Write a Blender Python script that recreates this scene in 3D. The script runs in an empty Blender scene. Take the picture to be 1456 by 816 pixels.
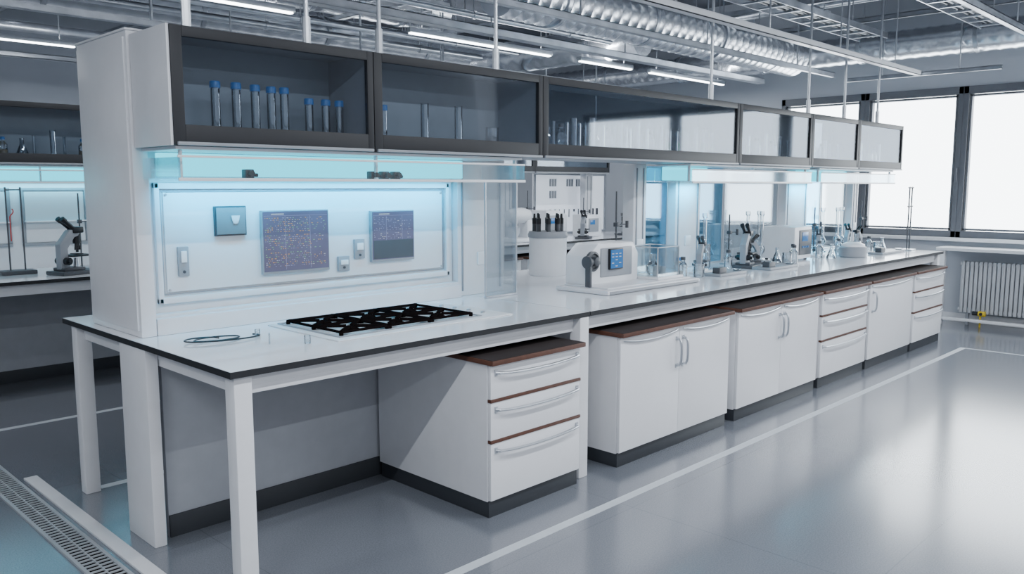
import bpy, bmesh, math, random
from mathutils import Vector, Matrix
random.seed(7)
SC=bpy.context.scene
COL=bpy.context.collection
# ------------------------------------------------------------ materials
def newmat(name):
    m=bpy.data.materials.new(name); m.use_nodes=True
    nt=m.node_tree; nt.nodes.clear()
    out=nt.nodes.new('ShaderNodeOutputMaterial')
    return m,nt,out
def pmat(name,col,rough=0.4,metal=0.0,var=0.04,scale=12,bump=0.0,bscale=200,emis=None,es=0,coat=0,spec=0.5):
    m,nt,out=newmat(name)
    b=nt.nodes.new('ShaderNodeBsdfPrincipled')
    tc=nt.nodes.new('ShaderNodeTexCoord')
    nz=nt.nodes.new('ShaderNodeTexNoise'); nz.inputs['Scale'].default_value=scale; nz.inputs['Detail'].default_value=3
    nt.links.new(tc.outputs['Object'],nz.inputs['Vector'])
    cr=nt.nodes.new('ShaderNodeValToRGB')
    lo=[max(0,c*(1-var)) for c in col]; hi=[min(1,c*(1+var)) for c in col]
    cr.color_ramp.elements[0].position=0.3; cr.color_ramp.elements[1].position=0.7
    cr.color_ramp.elements[0].color=(*lo,1); cr.color_ramp.elements[1].color=(*hi,1)
    nt.links.new(nz.outputs['Fac'],cr.inputs['Fac']); nt.links.new(cr.outputs['Color'],b.inputs['Base Color'])
    b.inputs['Roughness'].default_value=rough; b.inputs['Metallic'].default_value=metal; b.inputs['Specular IOR Level'].default_value=spec
    if coat: b.inputs['Coat Weight'].default_value=coat
    if emis: b.inputs['Emission Color'].default_value=(*emis,1); b.inputs['Emission Strength'].default_value=es
    if bump:
        n2=nt.nodes.new('ShaderNodeTexNoise'); n2.inputs['Scale'].default_value=bscale
        nt.links.new(tc.outputs['Object'],n2.inputs['Vector'])
        bp=nt.nodes.new('ShaderNodeBump'); bp.inputs['Strength'].default_value=bump; bp.inputs['Distance'].default_value=0.01
        nt.links.new(n2.outputs['Fac'],bp.inputs['Height']); nt.links.new(bp.outputs['Normal'],b.inputs['Normal'])
    nt.links.new(b.outputs[0],out.inputs[0]); return m
def emat(name,col,s):
    m,nt,out=newmat(name); e=nt.nodes.new('ShaderNodeEmission'); e.inputs[0].default_value=(*col,1); e.inputs[1].default_value=s
    nt.links.new(e.outputs[0],out.inputs[0]); return m
def gmat(name,tint,refl=1.0,rough=0.02,base=0.04):
    m,nt,out=newmat(name)
    t=nt.nodes.new('ShaderNodeBsdfTransparent'); t.inputs[0].default_value=(*tint,1)
    g=nt.nodes.new('ShaderNodeBsdfGlossy'); g.inputs['Roughness'].default_value=rough; g.inputs[0].default_value=(0.9,0.95,1,1)
    lw=nt.nodes.new('ShaderNodeFresnel'); lw.inputs[0].default_value=1.45
    mu=nt.nodes.new('ShaderNodeMath'); mu.operation='MULTIPLY_ADD'; mu.inputs[1].default_value=refl; mu.inputs[2].default_value=base
    mu.use_clamp=True
    mx=nt.nodes.new('ShaderNodeMixShader')
    nt.links.new(lw.outputs[0],mu.inputs[0]); nt.links.new(mu.outputs[0],mx.inputs[0])
    nt.links.new(t.outputs[0],mx.inputs[1]); nt.links.new(g.outputs[0],mx.inputs[2]); nt.links.new(mx.outputs[0],out.inputs[0])
    return m
WHITE=pmat('white_laminate',(0.71,0.72,0.75),0.35,var=0.02)
WHITE2=pmat('white_plastic',(0.77,0.79,0.82),0.3,var=0.02)
TOPW=pmat('worktop_white',(0.85,0.87,0.91),0.13,var=0.01,coat=0.3)
EDGE=pmat('worktop_edge',(0.010,0.011,0.014),0.5)
FRONT=pmat('cabinet_front',(0.76,0.77,0.80),0.32,var=0.01)
GREYP=pmat('grey_panel',(0.36,0.38,0.42),0.5)
BACKP=pmat('cabinet_back',(0.30,0.34,0.375),0.35)
PLINTH=pmat('plinth_dark',(0.025,0.029,0.036),0.5)
BOARD=pmat('board_top',(0.030,0.024,0.024),0.7,spec=0.2)
BROWN=pmat('brown_laminate',(0.09,0.036,0.022),0.45,var=0.2,scale=30)
FRAME=pmat('dark_frame',(0.022,0.023,0.027),0.5,spec=0.35)
FRAMEW=pmat('window_frame',(0.13,0.14,0.16),0.5)
STEEL=pmat('brushed_steel',(0.58,0.61,0.65),0.28,metal=0.9,bump=0.05)
GALV=pmat('galvanised_steel',(0.58,0.61,0.66),0.30,metal=0.88,var=0.18,scale=6,bump=0.2,bscale=10)
FOIL=pmat('foil_duct',(0.80,0.83,0.88),0.27,metal=0.9,var=0.08,scale=7,bump=0.25,bscale=10)
BLACK=pmat('black_plastic',(0.012,0.013,0.016),0.35)
IRON=pmat('cast_iron',(0.008,0.006,0.006),0.9,spec=0.0)
DGREY=pmat('dark_grey',(0.06,0.065,0.075),0.4)
MGREY=pmat('mid_grey',(0.28,0.30,0.33),0.4)
BLUECAP=pmat('blue_cap_glow',(0.02,0.14,0.38),0.35,emis=(0.02,0.14,0.38),es=0.12)  # faint glow put into the colour to brighten caps and buttons
SPLASH=pmat('splash_panel',(0.70,0.73,0.76),0.3,var=0.01)
SCRD=pmat('screen_dark',(0.06,0.055,0.09),0.2,emis=(0.15,0.14,0.22),es=0.5,scale=5,var=0.3)
SCRB=pmat('screen_blue',(0.01,0.05,0.14),0.2,emis=(0.02,0.15,0.42),es=0.8)
SQUARE=pmat('grey_glass',(0.20,0.235,0.25),0.12)
RED=pmat('red_rubber',(0.5,0.03,0.02),0.4)
YEL=pmat('yellow_plastic',(0.7,0.5,0.02),0.4)
GREENL=pmat('green_liquid',(0.10,0.40,0.25),0.2)
AMBER=pmat('amber_liquid',(0.55,0.42,0.25),0.2)
GRATE=pmat('grating_steel',(0.42,0.44,0.47),0.4,metal=0.3)
ENAMEL=pmat('radiator_enamel',(0.46,0.48,0.51),0.4)
CYAN=emat('cyan_led',(0.03,0.68,0.90),2.6)
LEDW=emat('led_white',(0.9,0.96,1.0),14.0)
DAY=emat('daylight_pane',(0.88,0.95,1.0),8.5)
DAY2=emat('daylight_pane_soft',(0.84,0.92,1.0),0.75)
GTUBE=gmat('glassware',(0.95,0.975,0.985),2.4,0.04,0.13)
GSMOKE=gmat('smoked_glass',(0.80,0.83,0.865),0.2,0.04,0.006)
GBACK=gmat('smoked_glass_back',(0.34,0.38,0.42),0.05,0.04,0.0)
GBLUE=gmat('blue_glass',(0.55,0.84,0.97),0.6,0.03,0.03)
GACR=gmat('acrylic',(0.95,0.985,0.99),0.7,0.05,0.015)
dots=[pmat('dot_green',(0.05,0.1,0.05),emis=(0.25,0.55,0.32),es=0.65),pmat('dot_orange',(0.1,0.06,0.02),emis=(0.8,0.45,0.15),es=0.75),pmat('dot_blue',(0.05,0.05,0.1),emis=(0.36,0.38,0.62),es=0.65),pmat('dot_pale',(0.1,0.1,0.1),emis=(0.6,0.62,0.70),es=0.7)]
# ------------------------------------------------------------ mesh builder
class MB:
    def __init__(s): s.bm=bmesh.new(); s.mi=0
    def _m(s,t,M=None):
        if M is not None: bmesh.ops.transform(t,matrix=M,verts=t.verts)
        for f in t.faces: f.material_index=s.mi
        me=bpy.data.meshes.new('tmp'); t.to_mesh(me); t.free(); s.bm.from_mesh(me); bpy.data.meshes.remove(me)
    def box(s,x0,x1,y0,y1,z0,z1,b=0,M=None,seg=2):
        t=bmesh.new(); bmesh.ops.create_cube(t,size=1)
        bmesh.ops.transform(t,matrix=Matrix.Translation(((x0+x1)/2,(y0+y1)/2,(z0+z1)/2))@Matrix.Diagonal((abs(x1-x0),abs(y1-y0),abs(z1-z0),1)),verts=t.verts)
        if b: bmesh.ops.bevel(t,geom=t.edges[:],offset=b,segments=seg,profile=0.6,affect='EDGES')
        s._m(t,M); return s
    def cyl(s,p0,p1,r0,r1=None,seg=16):
        p0=Vector(p0);p1=Vector(p1); r1=r0 if r1 is None else r1
        t=bmesh.new(); d=p1-p0
        bmesh.ops.create_cone(t,cap_ends=True,segments=seg,radius1=r0,radius2=r1,depth=d.length)
        q=Vector((0,0,1)).rotation_difference(d.normalized()).to_matrix().to_4x4()
        s._m(t,Matrix.Translation((p0+p1)/2)@q); return s
    def lathe(s,prof,c=(0,0,0),seg=18,M=None):
        t=bmesh.new(); rings=[]
        for r,z in prof:
            if r<1e-5: rings.append([t.verts.new((c[0],c[1],c[2]+z))])
            else: rings.append([t.verts.new((c[0]+r*math.cos(2*math.pi*i/seg),c[1]+r*math.sin(2*math.pi*i/seg),c[2]+z)) for i in range(seg)])
        for a,b in zip(rings,rings[1:]):
            for i in range(seg):
                j=(i+1)%seg
                if len(a)==1 and len(b)==1: continue
                if len(a)==1: t.faces.new((a[0],b[j],b[i]))
                elif len(b)==1: t.faces.new((a[i],a[j],b[0]))
                else: t.faces.new((a[i],a[j],b[j],b[i]))
        bmesh.ops.recalc_face_normals(t,faces=t.faces[:])
        s._m(t,M); return s
    def sweep(s,pts,r,seg=8):
        pts=[Vector(p) for p in pts]; n=len(pts)
        rr=r if isinstance(r,(list,tuple)) else [r]*n
        t=bmesh.new(); tan=[(pts[min(i+1,n-1)]-pts[max(i-1,0)]).normalized() for i in range(n)]
        up=Vector((0,0,1)) if abs(tan[0].z)<0.9 else Vector((1,0,0))
        nn=(up-tan[0]*up.dot(tan[0])).normalized(); rings=[]
        for i in range(n):
            nn=(nn-tan[i]*nn.dot(tan[i])).normalized(); bb=tan[i].cross(nn)
            rings.append([t.verts.new(pts[i]+(nn*math.cos(2*math.pi*k/seg)+bb*math.sin(2*math.pi*k/seg))*rr[i]) for k in range(seg)])
        for a,b in zip(rings,rings[1:]):
            for i in range(seg):
                j=(i+1)%seg; t.faces.new((a[i],a[j],b[j],b[i]))
        t.faces.new(rings[0][::-1]); t.faces.new(rings[-1])
        bmesh.ops.recalc_face_normals(t,faces=t.faces[:])
        s._m(t); return s
    def prism(s,poly,y0,y1,M=None,b=0):
        t=bmesh.new(); a=[t.verts.new((p[0],y0,p[1])) for p in poly]; c=[t.verts.new((p[0],y1,p[1])) for p in poly]
        t.faces.new(a); t.faces.new(c[::-1]); n=len(poly)
        for i in range(n):
            j=(i+1)%n; t.faces.new((a[j],a[i],c[i],c[j]))
        bmesh.ops.recalc_face_normals(t,faces=t.faces[:])
        if b: bmesh.ops.bevel(t,geom=t.edges[:],offset=b,segments=2,profile=0.6,affect='EDGES')
        s._m(t,M); return s
    def mat(s,i): s.mi=i; return s
    def obj(s,name,mats,off=(0,0,0)):
        me=bpy.data.meshes.new(name)
        bmesh.ops.transform(s.bm,matrix=Matrix.Translation([-o for o in off]),verts=s.bm.verts)
        s.bm.to_mesh(me); s.bm.free()
        for m in (mats if isinstance(mats,(list,tuple)) else [mats]): me.materials.append(m)
        me.shade_smooth(); me.set_sharp_from_angle(angle=math.radians(35))
        o=bpy.data.objects.new(name,me); COL.objects.link(o); return o
ORG={}
def thing(name,label,cat,loc,group=None):
    e=bpy.data.objects.new(name,None); e.empty_display_size=0.05; COL.objects.link(e); e.location=loc
    e['label']=label; e['category']=cat
    if group: e['group']=group
    ORG[e]=tuple(loc); return e
def part(root,name,mb,mats,parent=None,label=None):
    o=mb.obj(name,mats,ORG[root]); o.parent=parent or root
    if label: o['label']=label
    return o
def solo(name,label,cat,mb,mats,group=None):
    vs=[v.co for v in mb.bm.verts]
    lo=[min(v[i] for v in vs) for i in range(3)]; hi=[max(v[i] for v in vs) for i in range(3)]
    off=((lo[0]+hi[0])/2,(lo[1]+hi[1])/2,lo[2])
    o=mb.obj(name,mats,off); o.location=off; o['label']=label; o['category']=cat
    if group: o['group']=group
    return o
def struct(name,mb,mats):
    o=mb.obj(name,mats); o['kind']='structure'; return o
def copy_thing(root,loc,rotz=0,label=None,scale=None):
    def rec(o,par):
        c=o.copy(); COL.objects.link(c)
        if par: c.parent=par
        for ch in list(o.children): rec(ch,c)
        return c
    c=rec(root,None); c.location=loc; c.rotation_euler=(0,0,rotz)
    c.scale=(1,1,1)
    if scale: c.scale=(scale,)*3
    if label: c['label']=label
    return c
# ------------------------------------------------------------ camera
th=math.atan(144/1180); ph=math.atan(1161/math.hypot(1180,144)); H=1.56
cam=bpy.data.cameras.new('camera'); co=bpy.data.objects.new('camera',cam); COL.objects.link(co); SC.camera=co
cam.sensor_width=36; cam.lens=36*1180/1456; cam.clip_start=0.02; cam.clip_end=100
co.location=(0,0,H); co.rotation_euler=(math.pi/2-th,0,ph-math.pi/2)
# ------------------------------------------------------------ room
WX=10.4; FY=11.0; CZ=4.0
def floor_material():
    m,nt,out=newmat('floor_vinyl'); b=nt.nodes.new('ShaderNodeBsdfPrincipled'); tc=nt.nodes.new('ShaderNodeTexCoord')
    nz=nt.nodes.new('ShaderNodeTexNoise'); nz.inputs['Scale'].default_value=160; nz.inputs['Detail'].default_value=2
    cr=nt.nodes.new('ShaderNodeValToRGB'); cr.color_ramp.elements[0].position=0.35; cr.color_ramp.elements[1].position=0.65
    cr.color_ramp.elements[0].color=(0.128,0.140,0.165,1); cr.color_ramp.elements[1].color=(0.168,0.182,0.210,1)
    n2=nt.nodes.new('ShaderNodeTexNoise'); n2.inputs['Scale'].default_value=0.8
    br=nt.nodes.new('ShaderNodeTexBrick'); br.offset=0; br.inputs['Scale'].default_value=1; br.inputs['Brick Width'].default_value=1.6; br.inputs['Row Height'].default_value=1.15
    br.inputs['Mortar Size'].default_value=0.003; br.inputs['Color1'].default_value=(1,1,1,1); br.inputs['Color2'].default_value=(0.97,0.97,0.97,1); br.inputs['Mortar'].default_value=(0.8,0.8,0.8,1)
    mx=nt.nodes.new('ShaderNodeMix'); mx.data_type='RGBA'; mx.blend_type='MULTIPLY'; mx.inputs[0].default_value=1
    for n in (nz,n2,br): nt.links.new(tc.outputs['Object'],n.inputs['Vector'])
    nt.links.new(nz.outputs['Fac'],cr.inputs['Fac']); nt.links.new(cr.outputs[0],mx.inputs[6]); nt.links.new(br.outputs['Color'],mx.inputs[7])
    nt.links.new(mx.outputs[2],b.inputs['Base Color'])
    mr=nt.nodes.new('ShaderNodeMapRange'); mr.inputs[3].default_value=0.13; mr.inputs[4].default_value=0.22
    nt.links.new(n2.outputs['Fac'],mr.inputs[0]); nt.links.new(mr.outputs[0],b.inputs['Roughness'])
    b.inputs['Specular IOR Level'].default_value=1.0
    b.inputs['Coat Weight'].default_value=0.5; b.inputs['Coat Roughness'].default_value=0.2
    nt.links.new(b.outputs[0],out.inputs[0]); return m
WALLM=pmat('wall_paint',(0.48,0.51,0.56),0.7,var=0.03,scale=2)
WALLF=pmat('wall_paint_cool',(0.42,0.46,0.52),0.7,var=0.03,scale=2)
CEILM=pmat('ceiling_concrete',(0.12,0.132,0.158),0.8,var=0.2,scale=2,bump=0.2,bscale=20)
LINEM=pmat('floor_line_paint',(0.50,0.54,0.58),0.4)
struct('floor',MB().box(-5,WX+0.3,-4,FY+0.3,-0.1,0),floor_material())
struct('ceiling',MB().box(-5,WX+0.3,-4,FY+0.3,CZ,CZ+0.1),CEILM)
SZ0,SZ1=0.97,2.67
wins=[(4.12,5.20),(3.02,4.12),(1.40,3.02),(-0.3,1.40),(-2.0,-0.3)]
w=MB(); w.box(WX,WX+0.25,-4,FY,0,SZ0); w.box(WX,WX+0.25,-4,FY,SZ1,CZ); w.box(WX,WX+0.25,-4,-2.0,SZ0,SZ1); w.box(WX,WX+0.25,5.20,FY,SZ0,SZ1)
struct('wall_right',w,WALLM)
for i,(a,b) in enumerate(wins):
    f=MB(); t=0.055; x0,x1=WX-0.03,WX+0.10
    f.box(x0,x1,a,a+t,SZ0,SZ1,0.005); f.box(x0,x1,b-t,b,SZ0,SZ1,0.005); f.box(x0,x1,a,b,SZ0,SZ0+t+0.02,0.005); f.box(x0,x1,a,b,SZ1-t-0.03,SZ1,0.005)
    q=t+0.008; s=0.022
    f.box(x0+0.02,x1,a+q,a+q+s,SZ0+q,SZ1-q,0.003); f.box(x0+0.02,x1,b-q-s,b-q,SZ0+q,SZ1-q,0.003); f.box(x0+0.02,x1,a+q,b-q,SZ0+q+0.02,SZ0+q+s+0.02,0.003); f.box(x0+0.02,x1,a+q,b-q,SZ1-q-s-0.03,SZ1-q-0.03,0.003)
    f.box(x0-0.04,x0,a+0.015,a+0.035,1.72,1.76,0.004); f.box(x0-0.05,x0-0.03,a+0.013,a+0.037,1.60,1.76,0.004)
    f.mat(1).box(WX+0.06,WX+0.075,a+t,b-t,SZ0+t,SZ1-t)
    struct('window_%d'%(i+1),f,[FRAMEW,DAY])
w=MB(); fw=[(-3.5,-1.0),(0.5,3.0),(5.2,7.4),(7.8,10.0)]
w.box(-5,WX+0.25,FY,FY+0.25,0,0.95); w.box(-5,WX+0.25,FY,FY+0.25,2.5,CZ)
xs=[-5]+[v for p in fw for v in p]+[WX+0.25]
for i in range(0,len(xs),2): w.box(xs[i],xs[i+1],FY,FY+0.25,0.95,2.5)
struct('wall_back',w,WALLF)
for i,(a,b) in enumerate(fw):
    f=MB(); t=0.06
    for k in range(5):
        q=a+(b-a-t)*k/4; f.box(q,q+t,FY-0.02,FY+0.1,0.95,2.5)
    f.box(a,b,FY-0.02,FY+0.1,0.95,1.0); f.box(a,b,FY-0.02,FY+0.1,2.45,2.5); f.box(a,b,FY-0.01,FY+0.1,1.9,1.94)
    f.mat(1).box(a,b,FY+0.06,FY+0.075,0.97,2.48)
    struct('window_%d'%(i+6),f,[FRAMEW,DAY2])
struct('wall_left',MB().box(-5.2,-5,-4,FY,0,CZ),WALLM)
struct('baseboard_right',MB().box(WX-0.02,WX,-4,FY,0,0.1,0.004),WHITE)
struct('baseboard_back',MB().box(-5,WX-0.02,FY-0.02,FY,0,0.1,0.004),WHITE)
struct('trim_1',MB().box(WX-0.10,WX,-2.0,5.2,SZ0-0.04,SZ0,0.005),WHITE2)
# floor lines
fl='painted floor marking lines'
solo('floor_line','long pale painted line on the blue-grey floor','floor line',MB().box(-1.5,8.72,2.375,2.425,0,0.002),LINEM,fl)
solo('floor_line','thin pale painted line crossing towards the windows','floor line',MB().box(8.695,8.72,-3,2.375,0,0.002),LINEM,fl)
solo('floor_line','pale painted line along the second bench','floor line',MB().box(-1.5,8.7,5.95,6.0,0,0.002),LINEM,fl)
solo('floor_line','short pale painted line beneath the worktop end','floor line',MB().box(1.48,2.6,4.42,4.47,0,0.002),LINEM,fl)
solo('floor_strip','raised pale metal strip beside the floor drain','floor strip',MB().box(1.235,1.30,1.2,4.85,0,0.012,0.003),WHITE)
# drain
dr=thing('floor_drain','slotted stainless steel floor drain channel with grating','floor drain',(1.15,3.5,0))
part(dr,'channel',MB().box(1.09,1.205,0.8,8.5,0,0.002),IRON)
m=MB(); m.box(1.075,1.09,0.8,8.5,0,0.010); m.box(1.195,1.21,0.8,8.5,0,0.010); m.box(1.140,1.145,0.8,8.5,0,0.009)
y=0.82
while y<8.48:
    m.box(1.09,1.14,y,y+0.010,0.004,0.009); m.box(1.145,1.195,y+0.017,y+0.027,0.004,0.009); y+=0.034
part(dr,'grating',m,GRATE)
# ------------------------------------------------------------ bench
def bench(x0,x1,y0,y1,split,legs,label,panely,group):
    t=thing('laboratory_bench',label,'bench',(x0,y0,0),group)
    secs=[(x0,split-0.002),(split+0.002,x1)] if split else [(x0,x1)]
    for a,b in secs:
        m=MB(); m.box(a,b,y0,y1,0.874,0.8985); 
        m.mat(1).box(a+0.002,b-0.002,y0+0.003,y1-0.003,0.8975,0.90)
        part(t,'worktop',m,[EDGE,TOPW],label='white worktop with black edge')
    ya=y0+0.05
    for (xa,xb,yc,yd) in ((x0+0.05,x1-0.05,ya,ya+0.04),(x0+0.05,x1-0.05,y1-0.09,y1-0.05),(x0+0.06,x0+0.10,ya+0.04,y1-0.09),(x1-0.08,x1-0.04,ya+0.04,y1-0.09)):
        m=MB(); m.box(xa,xb,yc,yd,0.826,0.872,0.003); m.box(xa+0.004,xb-0.004,yc+0.004,yd-0.004,0.795,0.83,0.003)
        part(t,'apron_rail',m,WHITE)
    for lx,ly in legs:
        part(t,'leg',MB().box(lx-0.036,lx+0.036,ly-0.036,ly+0.036,0,0.873,0.006),WHITE)
    part(t,'back_panel',MB().box(x0+0.10,x1-0.1,panely,panely+0.03,0.0,0.873,0.002),GREYP)
    part(t,'plinth',MB().box(x0+0.10,x1-0.1,panely-0.012,panely,0.0,0.10,0.002),PLINTH)
    return t
bench(1.37,9.08,2.74,4.50,3.40,[(1.43,2.80),(1.43,4.42),(3.355,2.777),(3.30,4.42),(9.02,2.80),(9.02,4.42)],'long white laboratory bench with black-edged worktop and square legs',3.575,'laboratory benches')
bench(-1.2,9.7,6.45,8.25,3.2,[(-1.14,6.51),(3.2,6.51),(9.64,6.51),(-1.14,8.19),(9.64,8.19)],'parallel white laboratory bench behind, dark-edged worktop',7.38,'laboratory benches')
# ------------------------------------------------------------ base units
def bow(m,p0,p1,out,sag,r,n=14):
    p0=Vector(p0);p1=Vector(p1);pts=[]
    pts.append(p0); 
    for i in range(n+1):
        s=i/n; q=p0.lerp(p1,0.02+0.96*s); q=q+Vector(out)*(1-abs(2*s-1)**6*0.3)+Vector(sag)*(1-(2*s-1)**2)
        pts.append(q)
    pts.append(p1); m.sweep(pts,r,8)
def base_unit(x0,x1,kind,label,Y=2.69,back=3.55,group='base units under the bench'):
    t=thing('base_cabinet',label,'cabinet',(x0,Y,0),group)
    part(t,'body',MB().box(x0,x1,Y+0.022,back,0.078,0.737,0.002),WHITE)
    part(t,'plinth',MB().box(x0+0.004,x1-0.004,Y+0.015,back-0.01,0,0.08,0.002),PLINTH)
    m=MB(); m.box(x0-0.012,x1+0.006,Y-0.03,back,0.739,0.762,0.003); m.mat(1).box(x0-0.008,x1+0.003,Y-0.024,back-0.004,0.759,0.7635)
    part(t,'top_board',m,[BROWN,BOARD],label='dark top board with brown edge')
    w=x1-x0
    if kind=='drawers':
        for za,zb in ((0.085,0.362),(0.378,0.558),(0.574,0.734)):
            d=part(t,'drawer',MB().box(x0+0.004,x1-0.004,Y,Y+0.02,za,zb,0.003),FRONT)
            if za<0.5: part(t,'trim_strip',MB().box(x0+0.002,x1-0.002,Y-0.004,Y+0.02,zb+0.001,zb+0.015,0.001),BROWN,label='brown edge strip')
            m=MB(); bow(m,(x0+0.035,Y,zb-0.035),(x1-0.03,Y,zb-0.035),(0,-0.03,0),(0,0,-0.012),0.007)
            m.box(x0+0.026,x0+0.046,Y-0.006,Y,zb-0.05,zb-0.02,0.002); m.box(x1-0.04,x1-0.02,Y-0.006,Y,zb-0.05,zb-0.02,0.002)
            part(t,'handle',m,STEEL,parent=d,label='chrome bow handle')
    else:
        n=2 if kind=='double' else 1
        for k in range(n):
            a=x0+0.004+(w-0.008)*k/n+(0.0015 if k else 0); b=x0+0.004+(w-0.008)*(k+1)/n-(0.0015 if k==0 and n==2 else 0)
            d=part(t,'door',MB().box(a,b,Y,Y+0.02,0.085,0.734,0.003),FRONT)
            hx=(b-0.03 if k==0 else a+0.035) if n==2 else a+0.06
            m=MB(); bow(m,(hx,Y,0.50),(hx,Y,0.66),(0,-0.032,0),(0,-0.004,0),0.008,10)
            m.box(hx-0.012,hx+0.012,Y-0.005,Y,0.485,0.51,0.002); m.box(hx-0.012,hx+0.012,Y-0.005,Y,0.65,0.675,0.002)
            part(t,'handle',m,STEEL,parent=d,label='chrome bow handle')
            m=MB(); bow(m,(a+0.03,Y,0.715),(b-0.03,Y,0.715),(0,-0.012,0),(0,0,-0.018),0.005)
            part(t,'pull_rail',m,STEEL,parent=d,label='thin curved metal pull rail')
    return t
base_unit(2.61,3.262,'drawers','white three-drawer pedestal with brown trim, beside the knee space')
base_unit(3.60,4.77,'double','white double-door base cabinet with brown top board')
base_unit(4.88,6.09,'double','white double-door base cabinet with brown top board')
base_unit(6.15,7.03,'drawers','white three-drawer base unit with brown trim')
base_unit(7.08,8.10,'single','white single-door base cabinet with bow handle')
base_unit(8.15,8.97,'drawers','white three-drawer base unit at the bench end')
for a,b,k in ((4.6,5.5,'drawers'),(5.6,6.7,'double'),(6.8,7.6,'drawers'),(7.7,8.9,'double')):
    base_unit(a,b,k,'white base cabinet under the second bench',6.40,7.36,'base units under the second bench')
# ------------------------------------------------------------ end post and column
PY=3.636
t=thing('end_post','tall white end post standing on the bench end','post',(1.45,3.88,0.0))
part(t,'upper_panel',MB().box(1.42,1.487,PY,4.22,0.9005,2.205,0.006),WHITE)
part(t,'lower_column',MB().box(1.374,1.428,3.50,3.78,0,0.873,0.005),WHITE)
part(t,'side_cap',MB().box(1.412,1.421,PY+0.02,4.20,0.93,2.18,0.003),WHITE)
part(t,'top_cap',MB().box(1.415,1.492,PY-0.001,4.225,2.205,2.215,0.003),WHITE)
# ------------------------------------------------------------ overhead cabinets
def overhead(x0,x1,YF,z0,z1,solidback,label,white_end=False,group='glass-fronted overhead cabinets'):
    t=thing('overhead_cabinet',label,'cabinet',(x0,YF,z0),group)
    YB=YF+0.36; a=x0+0.002; b=x1-0.002
    m=MB(); m.box(a,b,YF+0.03,YB,z0+0.055,z0+0.07); m.box(a,b,YF+0.02,YB,z0,z0+0.012); m.box(a,b,YF+0.02,YB,z1-0.015,z1)
    m.box(a,a+0.015,YF+0.02,YB,z0,z1); m.box(b-0.015,b,YF+0.02,YB,z0,z1)
    part(t,'body',m,MGREY)
    if white_end: part(t,'end_panel',MB().box(a-0.012,a,YF+0.002,YB,z0-0.002,z1+0.002,0.003),WHITE,label='white end panel')
    if solidback: part(t,'back_panel',MB().box(a,b,YB-0.012,YB,z0,z1),BACKP)
    else: part(t,'back_panel',MB().box(a,b,YB-0.006,YB,z0,z1),GBACK,label='tinted glass back')
    m=MB(); fs=0.048; ft=0.042; fb=0.082
    m.box(a,a+fs,YF-0.004,YF+0.02,z0,z1,0.003); m.box(b-fs*0.7,b,YF-0.004,YF+0.02,z0,z1,0.003)
    m.box(a+fs,b-fs*0.7,YF-0.004,YF+0.02,z1-ft,z1,0.003); m.box(a+fs,b-fs*0.7,YF-0.004,YF+0.02,z0,z0+fb,0.003)
    d=part(t,'door',m,FRAME,label='dark framed door')
    part(t,'glass_pane',MB().box(a+fs,b-fs*0.7,YF+0.006,YF+0.011,z0+fb,z1-ft),GSMOKE,parent=d,label='smoked glass pane')
    m=MB(); m.box(a+0.01,b-0.01,YF-0.016,YF-0.004,z0+0.0,z0+0.014,0.003)
    part(t,'handle',m,MGREY,parent=d,label='metal grip rail')
    return t
XJ=[1.44,2.41,3.60,5.84,7.10,8.12,9.28]
for i in range(6):
    overhead(XJ[i],XJ[i+1],3.27,1.72,2.185,i<2,['dark-framed smoked glass overhead cabinet holding blue-capped tubes','dark-framed smoked glass overhead cabinet with few cylinders','long see-through glass overhead cabinet full of glassware','see-through glass overhead cabinet with tubes','narrow see-through glass overhead cabinet','end glass overhead cabinet holding a beaker'][i],i==0)
xx=[-1.1,0.3,1.7,3.1,4.6,6.1,7.6,9.1]
for i in range(7):
    overhead(xx[i],xx[i+1],7.03,1.72,2.185,True,'dark-framed glass cabinet above the second bench',False,'overhead cabinets above the second bench')
# ------------------------------------------------------------ spine panel & splash
t=thing('splash_panel','pale blue-lit splash panel with raised rounded frame','panel',(2.4,3.75,0.9))
part(t,'board',MB().box(1.492,3.30,3.725,3.80,0.985,2.185,0.003),SPLASH)
m=MB(); 
for (a,b,c,d_) in ((1.53,3.26,1.545,1.575),(1.53,3.26,1.03,1.06),(1.53,1.555,1.03,1.575),(3.235,3.26,1.03,1.575)): m.box(a,b,3.700,3.725,c,d_,0.006)
part(t,'frame',m,WHITE)
m=MB()
for (a,b,c,d_) in ((1.56,3.23,1.532,1.538),(1.56,3.23,1.068,1.074),(1.56,1.566,1.074,1.532),(3.224,3.23,1.074,1.532)): m.box(a,b,3.719,3.7255,c,d_)
part(t,'gasket',m,MGREY)
part(t,'inner_panel',MB().box(1.575,3.215,3.715,3.726,1.08,1.53,0.004),SPLASH)
m=MB(); m.box(1.492,3.30,3.64,3.80,0.9005,0.975,0.004); m.box(1.492,3.30,3.67,3.80,0.972,0.99,0.003)
part(t,'ledge',m,WHITE)
for xq in (1.585,3.205):
    for zq in (1.09,1.52): part(t,'screw',MB().cyl((xq,3.708,zq),(xq,3.716,zq),0.006,seg=8),STEEL)
sp='white spine panels on the bench'
def spine(x0,x1,Y=3.68,z1=1.72,lab='white spine panel supporting the overhead cabinets'):
    t=thing('spine_panel',lab,'panel',((x0+x1)/2,Y,0.9),sp)
    part(t,'board',MB().box(x0,x1,Y,Y+0.10,0.9005,z1,0.005),WHITE)
    for c in (x0+0.03,x1-0.045): part(t,'cover_strip',MB().box(c,c+0.012,Y-0.006,Y,0.93,z1-0.03,0.002),MGREY)
    part(t,'socket',MB().box((x0+x1)/2-0.04,(x0+x1)/2+0.04,Y-0.01,Y,1.08,1.16,0.004),WHITE2)
for a,b in ((3.305,3.70),(5.06,5.22),(5.62,5.98),(7.50,7.95),(9.05,9.2)): spine(a,b)
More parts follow.
